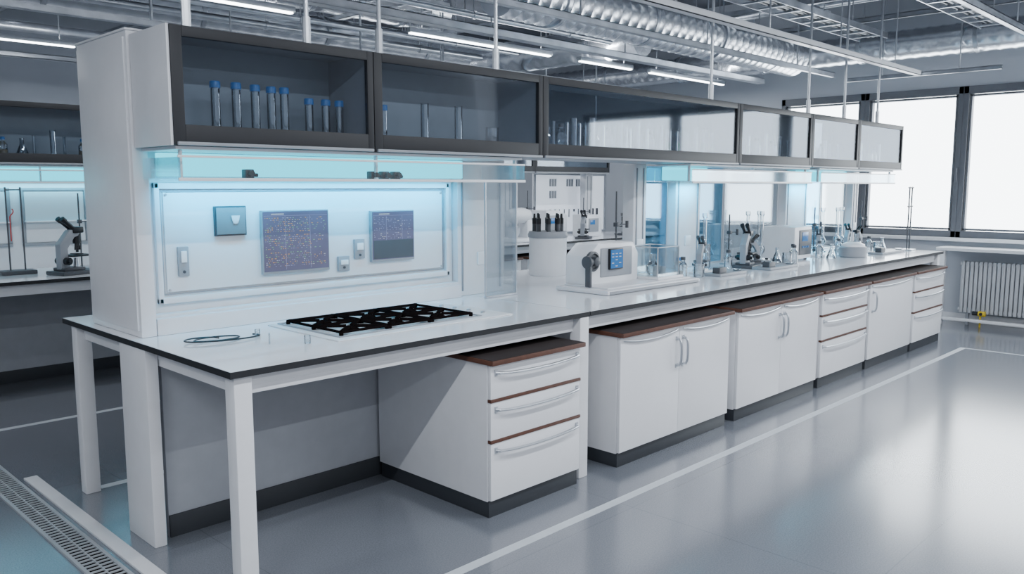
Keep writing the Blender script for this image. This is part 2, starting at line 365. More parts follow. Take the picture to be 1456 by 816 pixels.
gp='clear glass partitions on the bench'
def pane(x0,x1,Y,z0,z1,mat,lab,g=gp):
    t=thing('glass_partition',lab,'glass partition',((x0+x1)/2,Y,z0),g)
    part(t,'pane',MB().box(x0,x1,Y-0.003,Y+0.003,z0+0.005,z1),mat)
    part(t,'sill',MB().box(x0,x1,Y-0.012,Y+0.012,z0,z0+0.012,0.003),STEEL)
    for q in (x0,x1): part(t,'edge_rod',MB().cyl((q,Y,z0+0.012),(q,Y,z1),0.006,seg=8),STEEL)
pane(3.36,3.62,3.50,0.9005,1.58,GACR,'clear acrylic partition beside the splash panel')
pane(5.24,5.60,3.75,0.9005,1.71,GBLUE,'blue-tinted glass partition between spine panels')
pane(6.02,6.45,3.75,0.9005,1.71,GBLUE,'blue-tinted glass partition between spine panels')
pane(6.48,7.46,3.75,0.9005,1.71,GACR,'wide clear partition between spine panels')
pane(7.97,8.4,3.75,0.9005,1.71,GBLUE,'blue-tinted glass partition between spine panels')
pane(8.43,9.03,3.75,0.9005,1.71,GACR,'clear glass partition at the bench end')
# ------------------------------------------------------------ light shelves
def lightshelf(x0,x1,Y0,Y1,led,label,knobs=()):
    t=thing('light_shelf',label,'light shelf',((x0+x1)/2,Y0,1.58),'lit acrylic shelves under the overhead cabinets')
    m=MB(); m.box(x0,x1,Y0,Y1,1.585,1.591); m.box(x0,x1,Y0,Y0+0.006,1.591,1.675); m.box(x0,x0+0.006,Y0,Y1,1.591,1.675); m.box(x1-0.006,x1,Y0,Y1,1.591,1.675)
    part(t,'tray',m,GACR,label='clear acrylic tray')
    m=MB(); m.box(x0-0.004,x1+0.004,Y0-0.006,Y0+0.002,1.578,1.592,0.002); m.box(x0-0.004,x1+0.004,Y0-0.004,Y0+0.002,1.672,1.682,0.002)
    part(t,'rail',m,WHITE2)
    part(t,'reflector',MB().box(x0,x1,Y0+0.02,Y1,1.705,1.718),WHITE2)
    n=max(2,int((x1-x0)/0.9)+1)
    for k in range(n):
        q=x0+0.03+(x1-x0-0.06)*k/(n-1); part(t,'bracket',MB().box(q-0.005,q+0.005,Y0+0.04,Y0+0.06,1.592,1.704,0.002),WHITE2)
    part(t,'light_strip',MB().box(led[0],led[1],Y1-0.06,Y1-0.03,1.600,1.700,0.006),CYAN,label='glowing cyan light strip')
    for kx in knobs:
        m=MB(); m.box(kx-0.02,kx+0.02,Y0+0.06,Y0+0.10,1.592,1.63,0.004); m.cyl((kx,Y0+0.06,1.612),(kx,Y0+0.04,1.612),0.013,seg=12); m.cyl((kx+0.02,Y0+0.08,1.606),(kx+0.045,Y0+0.08,1.606),0.008,seg=8)
        part(t,'sensor',m,BLACK,label='small black sensor block')
lightshelf(1.46,3.46,3.28,3.63,(1.50,3.25),'long acrylic shelf glowing cyan above the splash panel',(1.80,2.46,2.53,2.60))
lightshelf(5.25,7.2,3.30,3.63,(5.3,5.9),'acrylic shelf with cyan glow above instruments')
lightshelf(7.4,9.2,3.30,3.63,(7.5,8.6),'acrylic shelf with cyan glow at the bench end')
lightshelf(-0.8,4.0,7.05,7.385,(-0.6,3.8),'acrylic shelf glowing cyan above the second bench')
# second bench spine
t=thing('splash_panel','white splash panel with framed panes on second bench','panel',(1.8,7.5,0.9))
part(t,'board',MB().box(-0.9,4.3,7.40,7.48,0.9005,2.185),WHITE)
for k in range(9):
    m=MB(); a=-0.85+k*0.57
    for bx in ((a,a+0.5,1.52,1.545),(a,a+0.5,1.08,1.105),(a,a+0.025,1.105,1.52),(a+0.475,a+0.5,1.105,1.52)): m.box(bx[0],bx[1],7.385,7.40,bx[2],bx[3],0.004)
    part(t,'frame',m,MGREY)
    part(t,'pane',MB().box(a+0.03,a+0.47,7.392,7.40,1.11,1.515),SPLASH)
    part(t,'shelf_ledge',MB().box(a+0.02,a+0.48,7.33,7.392,1.27,1.28,0.002),WHITE2)
for a,b in ((4.6,4.75),(5.9,6.05),(7.3,7.45),(8.9,9.05)): spine(a,b,7.28,1.7195,'slim white spine post on second bench')
t=thing('wall_chart','white framed chart with small printed diagrams','chart',(8.8,7.5,0.9))
part(t,'board',MB().box(8.1,9.6,7.50,7.53,0.9,1.72),pmat('chart_white_glow',(0.8,0.83,0.88),0.4,emis=(0.8,0.88,1),es=0.45))  # board colour carries a slight glow so the chart stays bright
m=MB(); 
for bx in ((8.08,9.62,1.70,1.74),(8.08,9.62,0.9005,0.93),(8.08,8.12,0.93,1.70),(9.58,9.62,0.93,1.70)): m.box(bx[0],bx[1],7.485,7.50,bx[2],bx[3],0.004)
part(t,'frame',m,MGREY)
for (cx,cz) in ((8.4,1.58),(8.75,1.58),(8.95,1.58),(8.4,1.42)):
    m=MB(); m.box(cx,cx+0.155,7.494,7.50,cz-0.03,cz-0.027); m.box(cx,cx+0.155,7.494,7.50,cz+0.068,cz+0.071); m.box(cx-0.001,cx+0.004,7.494,7.50,cz-0.03,cz+0.07)
    for i in range(3): m.box(cx+i*0.05,cx+i*0.05+0.036,7.494,7.50,cz-0.028,cz+0.07)
    part(t,'diagram',m,MGREY,label='small grey printed grid diagram')
for k in range(12): part(t,'caption',MB().box(8.3+k*0.1,8.3+k*0.1+random.uniform(0.01,0.05),7.494,7.50,1.12+random.uniform(0,0.10),1.24),DGREY)
# ------------------------------------------------------------ screens, switches
def screen(x0,x1,z0,z1,label,bars):
    t=thing('display_screen',label,'screen',((x0+x1)/2,3.7,z0),'screens on the splash panel'); Y=3.70
    part(t,'housing',MB().box(x0,x1,Y-0.008,Y+0.014,z0,z1,0.003),MGREY)
    part(t,'display',MB().box(x0+0.006,x1-0.006,Y-0.0105,Y-0.008,z0+0.014,z1-0.006),SCRD)
    m=MB(); w=x1-x0-0.03
    rows=int((z1-z0-0.06)/0.0095)
    for r in range(rows):
        zz=z1-0.04-r*0.0095
        if not bars and r>rows*0.55: break
        if r%9==8: continue
        c=0
        while c<w-0.010:
            l=random.uniform(0.002,0.010)
            dens=0.62 if bars else 0.5
            if c>w*0.72: dens=0.3
            if random.random()<dens and c+l<w: m.mat(random.choice([0,0,1,1,1,2,2,2,3] if bars else [2,2,2,3])).box(x0+0.015+c,x0+0.015+c+l,Y-0.0112,Y-0.0105,zz,zz+0.003)
            c+=l+0.003+random.random()*0.007
    m.mat(3).box(x0+0.05,x0+0.12,Y-0.0112,Y-0.0105,z1-0.022,z1-0.0165)
    m.mat(2).box(x0+0.01,x1-0.01,Y-0.0112,Y-0.0105,z1-0.028,z1-0.0265)
    for q in (0.33,0.70): m.mat(2).box(x0+(x1-x0)*q,x0+(x1-x0)*q+0.0015,Y-0.0112,Y-0.0105,z0+0.02,z1-0.03)
    part(t,'data_rows',m,dots,label='rows of tiny coloured data characters')
    if not bars:
        part(t,'lower_window',MB().box(x0+0.012,x1-0.012,Y-0.012,Y-0.0105,z0+0.018,z0+(z1-z0)*0.42),DGREY)
screen(2.04,2.42,1.125,1.44,'grey-violet display screen filled with coloured data rows',True)
screen(2.69,2.985,1.145,1.425,'smaller grey-violet display screen with grid readout',False)
t=thing('square_display','square dark-framed glass control with shiny white symbol','control panel',(1.885,3.7,1.34))
part(t,'housing',MB().box(1.805,1.965,3.70,3.714,1.325,1.465,0.003),DGREY)
part(t,'face',MB().box(1.812,1.958,3.694,3.700,1.332,1.458,0.002),SQUARE)
part(t,'symbol',MB().lathe([(0,0),(0.012,0.003),(0.018,0.02),(0.022,0.04),(0.018,0.04),(0.0,0.014)],(0,0,0),M=Matrix.Translation((1.905,3.690,1.380))@Matrix.Diagonal((1,0.1,1,1))),WHITE2,label='white goblet-shaped symbol')
def switch(x0,x1,z0,z1,label):
    t=thing('wall_switch',label,'switch',((x0+x1)/2,3.7,z0),'switches on the splash panel')
    part(t,'plate',MB().box(x0,x1,3.70,3.714,z0,z1,0.003),MGREY)
    part(t,'rocker',MB().box(x0+0.012,x1-0.012,3.693,3.70,(z0+z1)/2-0.005,z1-0.02,0.002),WHITE2)
    part(t,'indicator',MB().cyl(((x0+x1)/2,3.696,z0+0.02),((x0+x1)/2,3.70,z0+0.02),0.007,seg=10),DGREY)
switch(1.625,1.675,1.15,1.285,'tall grey rocker switch on splash panel')
switch(2.48,2.55,1.11,1.19,'square grey socket switch on splash panel')
switch(2.585,2.65,1.17,1.275,'grey rocker switch on splash panel')
# ------------------------------------------------------------ hob
t=thing('gas_hob','white gas hob plate with black cast-iron grates','hob',(2.5,3.25,0.9))
part(t,'plate',MB().box(1.97,3.03,2.955,3.545,0.9005,0.906,0.0025),WHITE2)
m=MB()
for bx in ((2.01,2.86,3.005,3.015),(2.01,2.86,3.515,3.525),(2.01,2.02,3.015,3.515),(2.85,2.86,3.015,3.515)): m.box(*bx,0.906,0.911,0.001)
part(t,'rim',m,MGREY)
def grate(x0,x1):
    y0,y1=3.045,3.485; z=0.924; r=0.008; m=MB(); ym=(y0+y1)/2
    for a,b in (((x0,y0),(x1,y0)),((x1,y0),(x1,y1)),((x1,y1),(x0,y1)),((x0,y1),(x0,y0)),((x0,ym),(x1,ym))): m.box(min(a[0],b[0])-r*0.7,max(a[0],b[0])+r*0.7,min(a[1],b[1])-r,max(a[1],b[1])+r,z-0.008,z+0.003,0.002)
    for (ya_,yb_) in ((y0,ym),(ym,y1)):
        cx,cy=(x0+x1)/2,(ya_+yb_)/2
        for (ex,ey) in ((x0,ya_),(x1,ya_),(x0,yb_),(x1,yb_)):
            dx,dy=ex-cx,ey-cy; L=math.hypot(dx,dy); an=math.atan2(dy,dx)
            M=Matrix.Translation((cx,cy,0))@Matrix.Rotation(an,4,'Z')
            m.box(0.020,L,-0.009,0.009,z-0.008,z+0.005,0.002,M=M)
    for px in (x0,x1):
        for py in (y0,y1,ym): m.cyl((px,py,0.907),(px,py,z),0.010,seg=8)
    return m
for a,b in ((2.045,2.295),(2.31,2.55),(2.565,2.82)):
    part(t,'grate',grate(a,b),IRON)
    for cy in (3.155,3.375):
        part(t,'burner',MB().lathe([(0.040,0),(0.040,0.004),(0.032,0.006),(0.032,0.012),(0.026,0.015),(0,0.015)],((a+b)/2,cy,0.906),seg=20),IRON)
for k in range(4): part(t,'control_knob',MB().lathe([(0.013,0),(0.013,0.006),(0.010,0.009),(0,0.009)],(2.94,3.08+k*0.11,0.906)),STEEL)
# cable on worktop
pts=[]
for i in range(60):
    s=i/59; an=s*2*math.pi*2.1
    pts.append((1.56+0.14*math.cos(an)*(0.6+0.4*s)+0.12*s, 3.38+0.055*math.sin(an)-0.05*s, 0.906+0.006*(math.sin(an*0.5)**2)))
solo('power_cable','thin black cable coiled loosely on the worktop','cable',MB().sweep(pts,0.0035,6),BLACK)
# ------------------------------------------------------------ glassware prototypes
def glass_thing(name,label,cat,prof,liquid=None,cap=None,group=None,seg=16,mat=None):
    t=thing(name,label,cat,(0,0,0),group)
    part(t,'vessel',MB().lathe(prof,(0,0,0),seg),mat or GTUBE)
    if liquid: part(t,'liquid',MB().lathe(liquid[0],(0,0,0),seg),liquid[1])
    if cap: part(t,'cap',MB().lathe(cap[0],(0,0,0),seg),cap[1])
    return t
def cylprof(r,h,th=0.002,foot=0): 
    p=[(0,0.0)]
    if foot: p+=[(r+foot,0),(r+foot,0.008),(r,0.012)]
    else: p+=[(r*0.9,0),(r,0.006)]
    p+=[(r,h-0.004),(r+0.003,h),(r-th,h),(r-th,0.012),(0,0.012)]
    return p
def tube_long(h,g): return glass_thing('sample_tube','tall glass sample tube with blue cap','test tube',cylprof(0.020,h),None,([(0.0,h+0.014),(0.020,h+0.014),(0.0225,h+0.008),(0.0225,h-0.014),(0.0,h-0.014)],BLUECAP),g)
g1='blue-capped sample tubes in the overhead cabinet'
ta=tube_long(0.20,g1); tb=tube_long(0.16,g1)
ZS=1.7905
ta.location=(1.71,3.45,ZS); tb.location=(2.17,3.45,ZS)
for x in (1.80,1.90,1.985,2.045): copy_thing(ta,(x,3.45+random.uniform(-.02,.02),ZS))
for x in (2.255,2.33): copy_thing(tb,(x,3.44,ZS))
copy_thing(tb,(2.60,3.45,ZS))
gg='glassware in the cabinets and on benches'
G={}
G['cyl']=glass_thing('measuring_cylinder','clear glass measuring cylinder with foot','glassware',cylprof(0.022,0.2,foot=0.014),group=gg)
G['beaker']=glass_thing('beaker','small clear glass beaker','glassware',cylprof(0.04,0.1),([(0,0.013),(0.037,0.013),(0.037,0.05),(0,0.05)],GACR),group=gg)
G['flask']=glass_thing('conical_flask','clear conical glass flask','glassware',[(0,0),(0.045,0),(0.048,0.006),(0.015,0.09),(0.015,0.125),(0.019,0.13),(0.013,0.13),(0.013,0.09),(0.044,0.01),(0,0.01)],group=gg)
G['bottle']=glass_thing('reagent_bottle','clear reagent bottle with blue screw cap','bottle',[(0,0),(0.034,0),(0.036,0.005),(0.036,0.085),(0.016,0.11),(0.016,0.125),(0,0.125)],([(0,0.006),(0.032,0.006),(0.032,0.045),(0,0.045)],AMBER),([(0,0.142),(0.019,0.142),(0.02,0.12),(0,0.118)],BLUECAP),gg)
G['jar']=glass_thing('reagent_bottle','clear glass bottle with dark cap','bottle',[(0,0),(0.03,0),(0.032,0.005),(0.032,0.10),(0.014,0.125),(0.014,0.14),(0,0.14)],None,([(0,0.158),(0.017,0.158),(0.018,0.135),(0,0.133)],DGREY),gg)
G['green']=glass_thing('test_tube','slim test tube with pale green liquid','test tube',cylprof(0.011,0.17),([(0,0.013),(0.009,0.013),(0.009,0.09),(0,0.09)],GREENL),group=gg,seg=10)
G['tube']=glass_thing('test_tube','slim empty glass test tube','test tube',cylprof(0.011,0.16),group=gg,seg=10)
G['tall']=glass_thing('glass_column','tall clear glass column with bulb','glassware',[(0,0),(0.04,0),(0.04,0.008),(0.01,0.02),(0.01,0.06),(0.03,0.09),(0.035,0.12),(0.014,0.16),(0.014,0.40),(0.022,0.41),(0.022,0.44),(0,0.44)],group=gg,seg=14)
used=set()
def put(k,x,y,z,s=None):
    if k not in used:
        used.add(k); G[k].location=(x,y,z)
        if s: G[k].scale=(s,s,s)
        return
    copy_thing(G[k],(x,y,z),random.uniform(0,6),scale=s)
for x,k in ((2.88,'cyl'),(3.12,'cyl'),(3.38,'beaker')): put(k,x,3.46,ZS)
for i in range(34):
    put(['cyl','tube','tube','flask','tube','jar','tube','cyl'][i%8] if i<22 else ['green','tube','green','cyl','tube'][i%5],3.72+i*0.061,3.40+0.10*(i%2),ZS)
for i in range(16): put(['tube','cyl','tube','beaker','green','tube','jar'][i%7],5.96+i*0.068,3.40+0.11*(i%2),ZS)
for i in range(9): put(['flask','tube','cyl','tube','jar'][i%5],7.24+i*0.09,3.40+0.09*(i%2),ZS)
for i in range(7): put(['beaker','jar','cyl','tube'][i%4],8.3+i*0.12,3.42,ZS)
for i in range(30):
    x=0.45+i*0.11
    if min(abs(x-q) for q in xx)>0.07: put(['tube','cyl','tube','bottle','flask'][i%5],x,7.2+0.09*(i%2),ZS)
put('beaker',1.86,3.02,0.9005,0.35); put('beaker',1.80,3.33,0.9005,0.3); put('tube',1.74,3.12,0.9005,0.3)
for x,y,k in ((5.06,3.24,'jar'),(5.16,3.34,'bottle'),(5.24,3.22,'beaker'),(6.75,3.22,'jar'),(6.62,3.22,'beaker'),(6.70,3.5,'tall'),(6.80,3.58,'tall'),(6.6,3.58,'tall'),(6.72,3.36,'flask'),(6.85,3.28,'jar'),(7.42,3.3,'jar'),(7.36,3.45,'beaker'),(7.46,3.2,'flask'),(7.85,3.30,'jar'),(7.95,3.35,'flask'),(8.12,3.22,'jar'),(8.45,3.58,'tall'),(8.6,3.6,'tall'),(8.15,3.6,'tall'),(8.80,3.25,'flask'),(8.55,3.2,'beaker'),(8.45,3.25,'jar'),(8.02,3.2,'cyl'),(5.82,3.5,'cyl'),(5.88,3.35,'jar'),(5.9,3.58,'tall'),(5.5,3.6,'tube'),(5.2,4.1,'flask'),(5.35,4.2,'cyl'),(5.5,4.05,'jar'),(6.3,4.1,'cyl'),(6.5,4.2,'tall'),(6.75,4.15,'flask'),(7.0,4.2,'flask'),(7.2,4.1,'jar'),(7.35,4.2,'tall'),(8.2,4.1,'cyl'),(8.4,4.2,'tall'),(8.6,4.1,'jar')): put(k,x,y,0.9005,1.0)
for i in range(6): put(['jar','flask','beaker','cyl','bottle'][i%5],0.7+i*0.13,7.15,0.9005,1.0)
for x in (2.6,3.1,3.6,4.4,5.2,5.75,6.2,7.1): put(random.choice(['jar','flask','beaker','cyl','bottle']),x,7.15,0.9005,1.0)
for i in range(9): put(['jar','tube','bottle'][i%3],0.92+i*0.07+(0.14 if i>5 else 0),7.355,1.2805,0.6)
# ------------------------------------------------------------ instruments
def microscope(name,label,x,y,s=1.0,rot=0.0,dark=True,group='microscopes on the benches'):
    t=thing(name,label,'microscope',(0,0,0),group); D=BLACK if dark else DGREY
    part(t,'base',MB().box(-0.13,0.13,-0.09,0.09,0,0.025,0.008).box(-0.10,0.04,-0.06,0.06,0.024,0.045,0.008),DGREY if dark else WHITE2)
    part(t,'arm',MB().prism([(-0.10,0.03),(-0.04,0.03),(-0.05,0.16),(0.0,0.23),(0.03,0.24),(0.03,0.28),(-0.03,0.275),(-0.10,0.19)],-0.025,0.025,b=0.005),MGREY)
    part(t,'stage',MB().box(-0.05,0.09,-0.065,0.065,0.11,0.122,0.003).box(0.0,0.05,-0.03,0.03,0.122,0.128,0.001),D)
    m=MB(); m.cyl((0.03,0,0.19),(0.03,0,0.25),0.024); m.cyl((0.03,0.0,0.135),(0.03,0,0.19),0.009,seg=10); m.cyl((0.052,0.01,0.15),(0.042,0.005,0.19),0.008,seg=10); m.cyl((0.012,-0.01,0.15),(0.02,-0.005,0.19),0.008,seg=10)
    part(t,'objective_turret',m,D)
    m=MB(); m.box(-0.01,0.06,-0.035,0.035,0.255,0.295,0.008)
    for yy in (-0.02,0.02): m.cyl((-0.0,yy,0.285),(-0.06,yy,0.335),0.013,seg=12); m.cyl((-0.055,yy,0.331),(-0.075,yy,0.348),0.017,seg=12)
    part(t,'eyepiece_head',m,D)
    for q in (-1,1): part(t,'focus_knob',MB().cyl((-0.065,q*0.026,0.085),(-0.065,q*0.055,0.085),0.024,seg=14).cyl((-0.065,q*0.055,0.085),(-0.065,q*0.07,0.085),0.013,seg=12),D)
    part(t,'condenser',MB().cyl((0.02,0,0.045),(0.02,0,0.1),0.02,0.014,seg=12),STEEL)
    t.location=(x,y,0.9005); t.rotation_euler=(0,0,rot); t.scale=(s,s,s); return t
microscope('microscope','compact grey and white microscope on the worktop',5.50,3.36,0.80,0.3,False)
microscope('microscope','black and grey microscope with large dark base',6.15,3.34,1.0,0.2)
microscope('microscope','small microscope with black stage',6.46,3.46,0.7,2.6)
microscope('microscope','small silver microscope near the boxed instrument',7.62,3.40,0.72,0.4,False)
microscope('microscope','black microscope near the bench end',8.3,3.40,0.8,0.1)
microscope('microscope','small black microscope at the bench end',8.65,3.45,0.7,2.9)
microscope('microscope','black microscope standing on the second bench',2.15,6.72,1.2,0.3)
def platform(x0,x1,y0,y1,lab):
    t=thing('instrument_platform',lab,'platform',((x0+x1)/2,y0,0.9005),'low instrument platforms on the worktop')
    part(t,'plate',MB().box(x0,x1,y0,y1,0.9005,0.922,0.005),MGREY)
    part(t,'control_box',MB().box(x0+0.02,x0+0.12,y0+0.02,y0+0.08,0.922,0.965,0.004),DGREY)
    part(t,'dish',MB().lathe([(0,0),(0.03,0),(0.034,0.012),(0.031,0.012),(0,0.003)],(x1-0.05,y0+0.05,0.922)),GTUBE)
platform(5.34,5.72,3.10,3.24,'low grey instrument platform with glass dish')
platform(6.02,6.5,3.06,3.22,'low grey instrument platform with glass dish')
platform(8.15,8.75,3.00,3.14,'low grey instrument platform with glass dish')
# analyser
t=thing('bench_analyser','white bench analyser with round knob and blue screen','analyser',(4.4,3.25,0.9))
part(t,'base',MB().box(3.95,4.98,3.05,3.47,0.9005,0.93,0.012).box(4.0,4.92,3.09,3.44,0.93,0.938,0.003),WHITE)
part(t,'base_skirt',MB().box(3.97,4.96,3.046,3.05,0.904,0.922,0.001),MGREY)
part(t,'housing',MB().prism([(4.03,0.935),(4.56,0.935),(4.56,1.12),(4.50,1.195),(4.13,1.195),(4.03,1.12)],3.27,3.46,b=0.016),WHITE2)
part(t,'front_recess',MB().box(4.15,4.48,3.262,3.272,0.98,1.165,0.006),MGREY)
sc_=part(t,'touch_screen',MB().box(4.22,4.36,3.245,3.262,1.025,1.160,0.005),BLACK)
part(t,'display',MB().box(4.228,4.352,3.242,3.246,1.033,1.152),SCRB,parent=sc_,label='blue lit display')
for r in range(5):
    for c in range(3):
        if random.random()<0.6: part(t,'icon',MB().box(4.236+c*0.038,4.236+c*0.038+0.02,3.240,3.242,1.044+r*0.02,1.049+r*0.02),dots[3],parent=sc_,label='pale screen icon')
M=Matrix.Translation((4.05,3.26,1.09))@Matrix.Rotation(math.radians(90),4,'X')
part(t,'dial',MB().lathe([(0,0),(0.064,0),(0.064,0.018),(0.050,0.024),(0.045,0.012),(0.03,0.012),(0.028,0.05),(0.02,0.055),(0,0.055)],M=M,seg=28),DGREY,label='round dark grey dial')
m=MB(); m.cyl((3.98,3.23,1.09),(4.04,3.23,1.09),0.018); m.cyl((3.965,3.23,1.09),(3.98,3.23,1.09),0.04,seg=20); m.box(3.975,3.995,3.21,3.25,0.935,1.09,0.004)
part(t,'side_wheel',m,DGREY)
part(t,'sample_tray',MB().box(4.58,4.88,3.12,3.40,0.938,0.955,0.005),WHITE2)
m=MB(); 
for bx in ((4.60,4.85,3.14,3.144),(4.60,4.85,3.376,3.38)): m.box(bx[0],bx[1],bx[2],bx[3],0.955,1.15)
m.box(4.846,4.85,3.144,3.376,0.955,1.15); m.box(4.60,4.604,3.144,3.376,0.955,1.15)
part(t,'draught_shield',m,GACR,label='clear draught shield box')
m=MB()
for px in (4.60,4.85):
    for py in (3.142,3.378): m.cyl((px,py,0.955),(px,py,1.152),0.004,seg=8)
    m.cyl((px,3.142,1.152),(px,3.378,1.152),0.004,seg=8)
for py in (3.142,3.378): m.cyl((4.60,py,1.152),(4.85,py,1.152),0.004,seg=8)
part(t,'shield_frame',m,STEEL)
part(t,'sample_vessel',MB().lathe([(0,0),(0.035,0),(0.05,0.03),(0.05,0.06),(0.018,0.10),(0.018,0.14),(0.024,0.145),(0,0.145)],(4.72,3.26,0.9555)),GTUBE)
m=MB(); m.cyl((4.66,3.20,0.955),(4.66,3.20,1.02),0.016); m.box(4.78,4.82,3.22,3.30,0.955,1.01,0.004)
part(t,'sample_holder',m,MGREY)
# canister with dispensers
CX,CY=4.60,4.12
t=thing('storage_canister','white cylindrical canister with flat rimmed lid','canister',(CX,CY,0.9))
part(t,'body',MB().lathe([(0,0),(0.135,0),(0.14,0.01),(0.14,0.28),(0,0.28)],(CX,CY,0.9005),28),WHITE2)
part(t,'lid',MB().lathe([(0,0.28),(0.148,0.28),(0.15,0.30),(0.14,0.325),(0,0.325)],(CX,CY,0.9005),28),MGREY)
pp=thing('dispenser_bottle','slim dark-topped dispenser bottle on canister lid','bottle',(0,0,0),'dispenser bottles on the canister')
part(pp,'vessel',MB().lathe([(0,0),(0.016,0),(0.016,0.06),(0.008,0.075),(0,0.075)],seg=12),DGREY)
part(pp,'cap',MB().lathe([(0.0,0.13),(0.008,0.13),(0.010,0.10),(0.017,0.095),(0.017,0.055),(0,0.055)],seg=12),BLACK)
ps=[(CX+0.10*math.cos(a),CY+0.10*math.sin(a)) for a in [k*math.pi/4 for k in range(8)]]+[(CX,CY)]
for i,(x,y) in enumerate(ps):
    if i==0: pp.location=(x,y,1.226)
    else: copy_thing(pp,(x,y,1.226))
# boxed instrument
t=thing('bench_instrument','white boxed instrument with dark display panel','instrument',(7.1,3.45,0.9))
part(t,'housing',MB().box(6.92,7.26,3.30,3.62,0.912,1.20,0.018),WHITE2)
part(t,'front_panel',MB().box(7.00,7.24,3.292,3.302,0.95,1.17,0.006),DGREY)
part(t,'display',MB().box(7.05,7.16,3.288,3.293,1.07,1.15,0.003),SCRB)
for k in range(4): part(t,'button',MB().cyl((7.06+k*0.035,3.286,1.02),(7.06+k*0.035,3.292,1.02),0.009,seg=10),BLUECAP)
for px in (6.96,7.22):
    for py in (3.34,3.58): part(t,'foot',MB().cyl((px,py,0.9005),(px,py,0.914),0.015,seg=10),BLACK)
t=thing('bench_centrifuge','low grey centrifuge with rounded lid','centrifuge',(7.74,3.12,0.9))
part(t,'body',MB().lathe([(0,0),(0.11,0),(0.12,0.012),(0.12,0.09),(0.11,0.10),(0,0.10)],(7.74,3.12,0.9005),28),MGREY)
part(t,'lid',MB().lathe([(0.105,0.10),(0.10,0.12),(0.06,0.138),(0,0.142)],(7.74,3.12,0.9005),28),WHITE2)
# retort stands
def stand(x,y,h,label,z=0.9005,g='retort stands on the benches'):
    t=thing('retort_stand',label,'stand',(x,y,z),g)
    part(t,'base',MB().box(x-0.07,x+0.07,y-0.045,y+0.045,z,z+0.012,0.004),STEEL)
    part(t,'rod',MB().cyl((x,y,z+0.01),(x,y,z+h),0.006,seg=10),DGREY)
    m=MB(); m.box(x-0.015,x+0.015,y-0.02,y+0.015,z+h*0.6,z+h*0.6+0.03,0.004); m.cyl((x,y,z+h*0.6+0.015),(x+0.11,y-0.02,z+h*0.6+0.015),0.004,seg=8); m.cyl((x+0.10,y-0.02,z+h*0.6-0.01),(x+0.10,y-0.02,z+h*0.6+0.04),0.012,seg=10)
    part(t,'clamp',m,DGREY)
stand(4.72,3.58,0.62,'tall thin steel retort stand with clamp'); stand(6.32,3.60,0.42,'steel retort stand beside microscopes'); stand(7.85,3.55,0.45,'steel retort stand with clamp'); stand(8.85,3.5,0.5,'steel retort stand near the bench end'); stand(2.35,7.15,0.6,'steel retort stand on the second bench')
t=thing('rod_rack','slim steel rod rack at the bench end','rack',(8.97,3.1,0.9))
for px,py in ((8.93,3.05),(9.0,3.05)): part(t,'upright',MB().cyl((px,py,0.912),(px,py,1.55),0.007,seg=8),DGREY)
part(t,'base',MB().box(8.90,9.03,2.99,3.11,0.9005,0.913,0.003),STEEL)
for z in (1.12,1.35,1.54): part(t,'crossbar',MB().cyl((8.90,3.05,z),(9.03,3.05,z),0.007,seg=8),DGREY)
t=thing('tubing_apparatus','steel frame apparatus with thin red tubing','apparatus',(1.85,7.0,0.9))
for q in (1.80,1.90): part(t,'upright',MB().cyl((q,7.0,0.93),(q,7.0,1.55),0.006,seg=8),DGREY)
part(t,'crossbar',MB().cyl((1.80,7.0,1.53),(1.90,7.0,1.53),0.005,seg=8),DGREY)
part(t,'base',MB().box(1.72,1.96,6.92,7.08,0.9005,0.93,0.006),DGREY)
pts=[(1.815,6.985,1.15+0.012*k) for k in range(16)]+[(1.82+0.02*math.sin(k*0.5),6.985,1.34+0.01*k) for k in range(6)]
part(t,'tubing',MB().sweep(pts,0.004,8),RED)
MX=7.06
t=thing('bench_mixer','white rounded bench mixer with dome head','mixer',(MX,6.8,0.9),'machines on the second bench')
part(t,'base',MB().box(MX-0.2,MX+0.22,6.66,6.94,0.9005,0.95,0.02),WHITE2)
part(t,'column',MB().box(MX+0.08,MX+0.20,6.72,6.88,0.94,1.16,0.03),WHITE2)
part(t,'head',MB().lathe([(0,-0.2),(0.06,-0.19),(0.09,-0.1),(0.095,0.05),(0.07,0.15),(0,0.17)],M=Matrix.Translation((MX+0.02,6.8,1.21))@Matrix.Rotation(math.pi/2,4,'Y')),WHITE2)
part(t,'bowl',MB().lathe([(0,0),(0.05,0),(0.085,0.06),(0.095,0.13),(0.09,0.13),(0,0.01)],(MX-0.08,6.8,0.95)),STEEL)
def machine(x,y,s,label):
    t=thing('bench_instrument',label,'instrument',(x,y,0.9),'machines on the second bench')
    part(t,'housing',MB().prism([(x-0.2*s,0.9005),(x+0.2*s,0.9005),(x+0.2*s,0.9+0.3*s),(x+0.05*s,0.9+0.36*s),(x-0.2*s,0.9+0.36*s)],y,y+0.3*s,b=0.015),WHITE2)
    part(t,'front_panel',MB().box(x-0.15*s,x+0.1*s,y-0.008,y+0.002,0.9+0.08*s,0.9+0.3*s,0.004),MGREY)
    part(t,'display',MB().box(x-0.12*s,x+0.0,y-0.011,y-0.007,0.9+0.2*s,0.9+0.27*s,0.002),SCRB)
machine(7.7,6.75,1.0,'white instrument with grey front panel on second bench'); machine(8.5,6.8,0.8,'small white instrument on second bench'); machine(5.4,6.8,1.0,'white sloped instrument on second bench'); machine(0.4,6.85,0.9,'white instrument with display on second bench')
microscope('microscope','dark microscope on the second bench',8.1,6.65,1.0,0.5); microscope('microscope','dark microscope on the second bench',9.1,6.75,1.0,2.5)
stand(7.6,7.15,0.6,'steel retort stand on the second bench'); stand(8.7,7.15,0.5,'steel retort stand on the second bench')
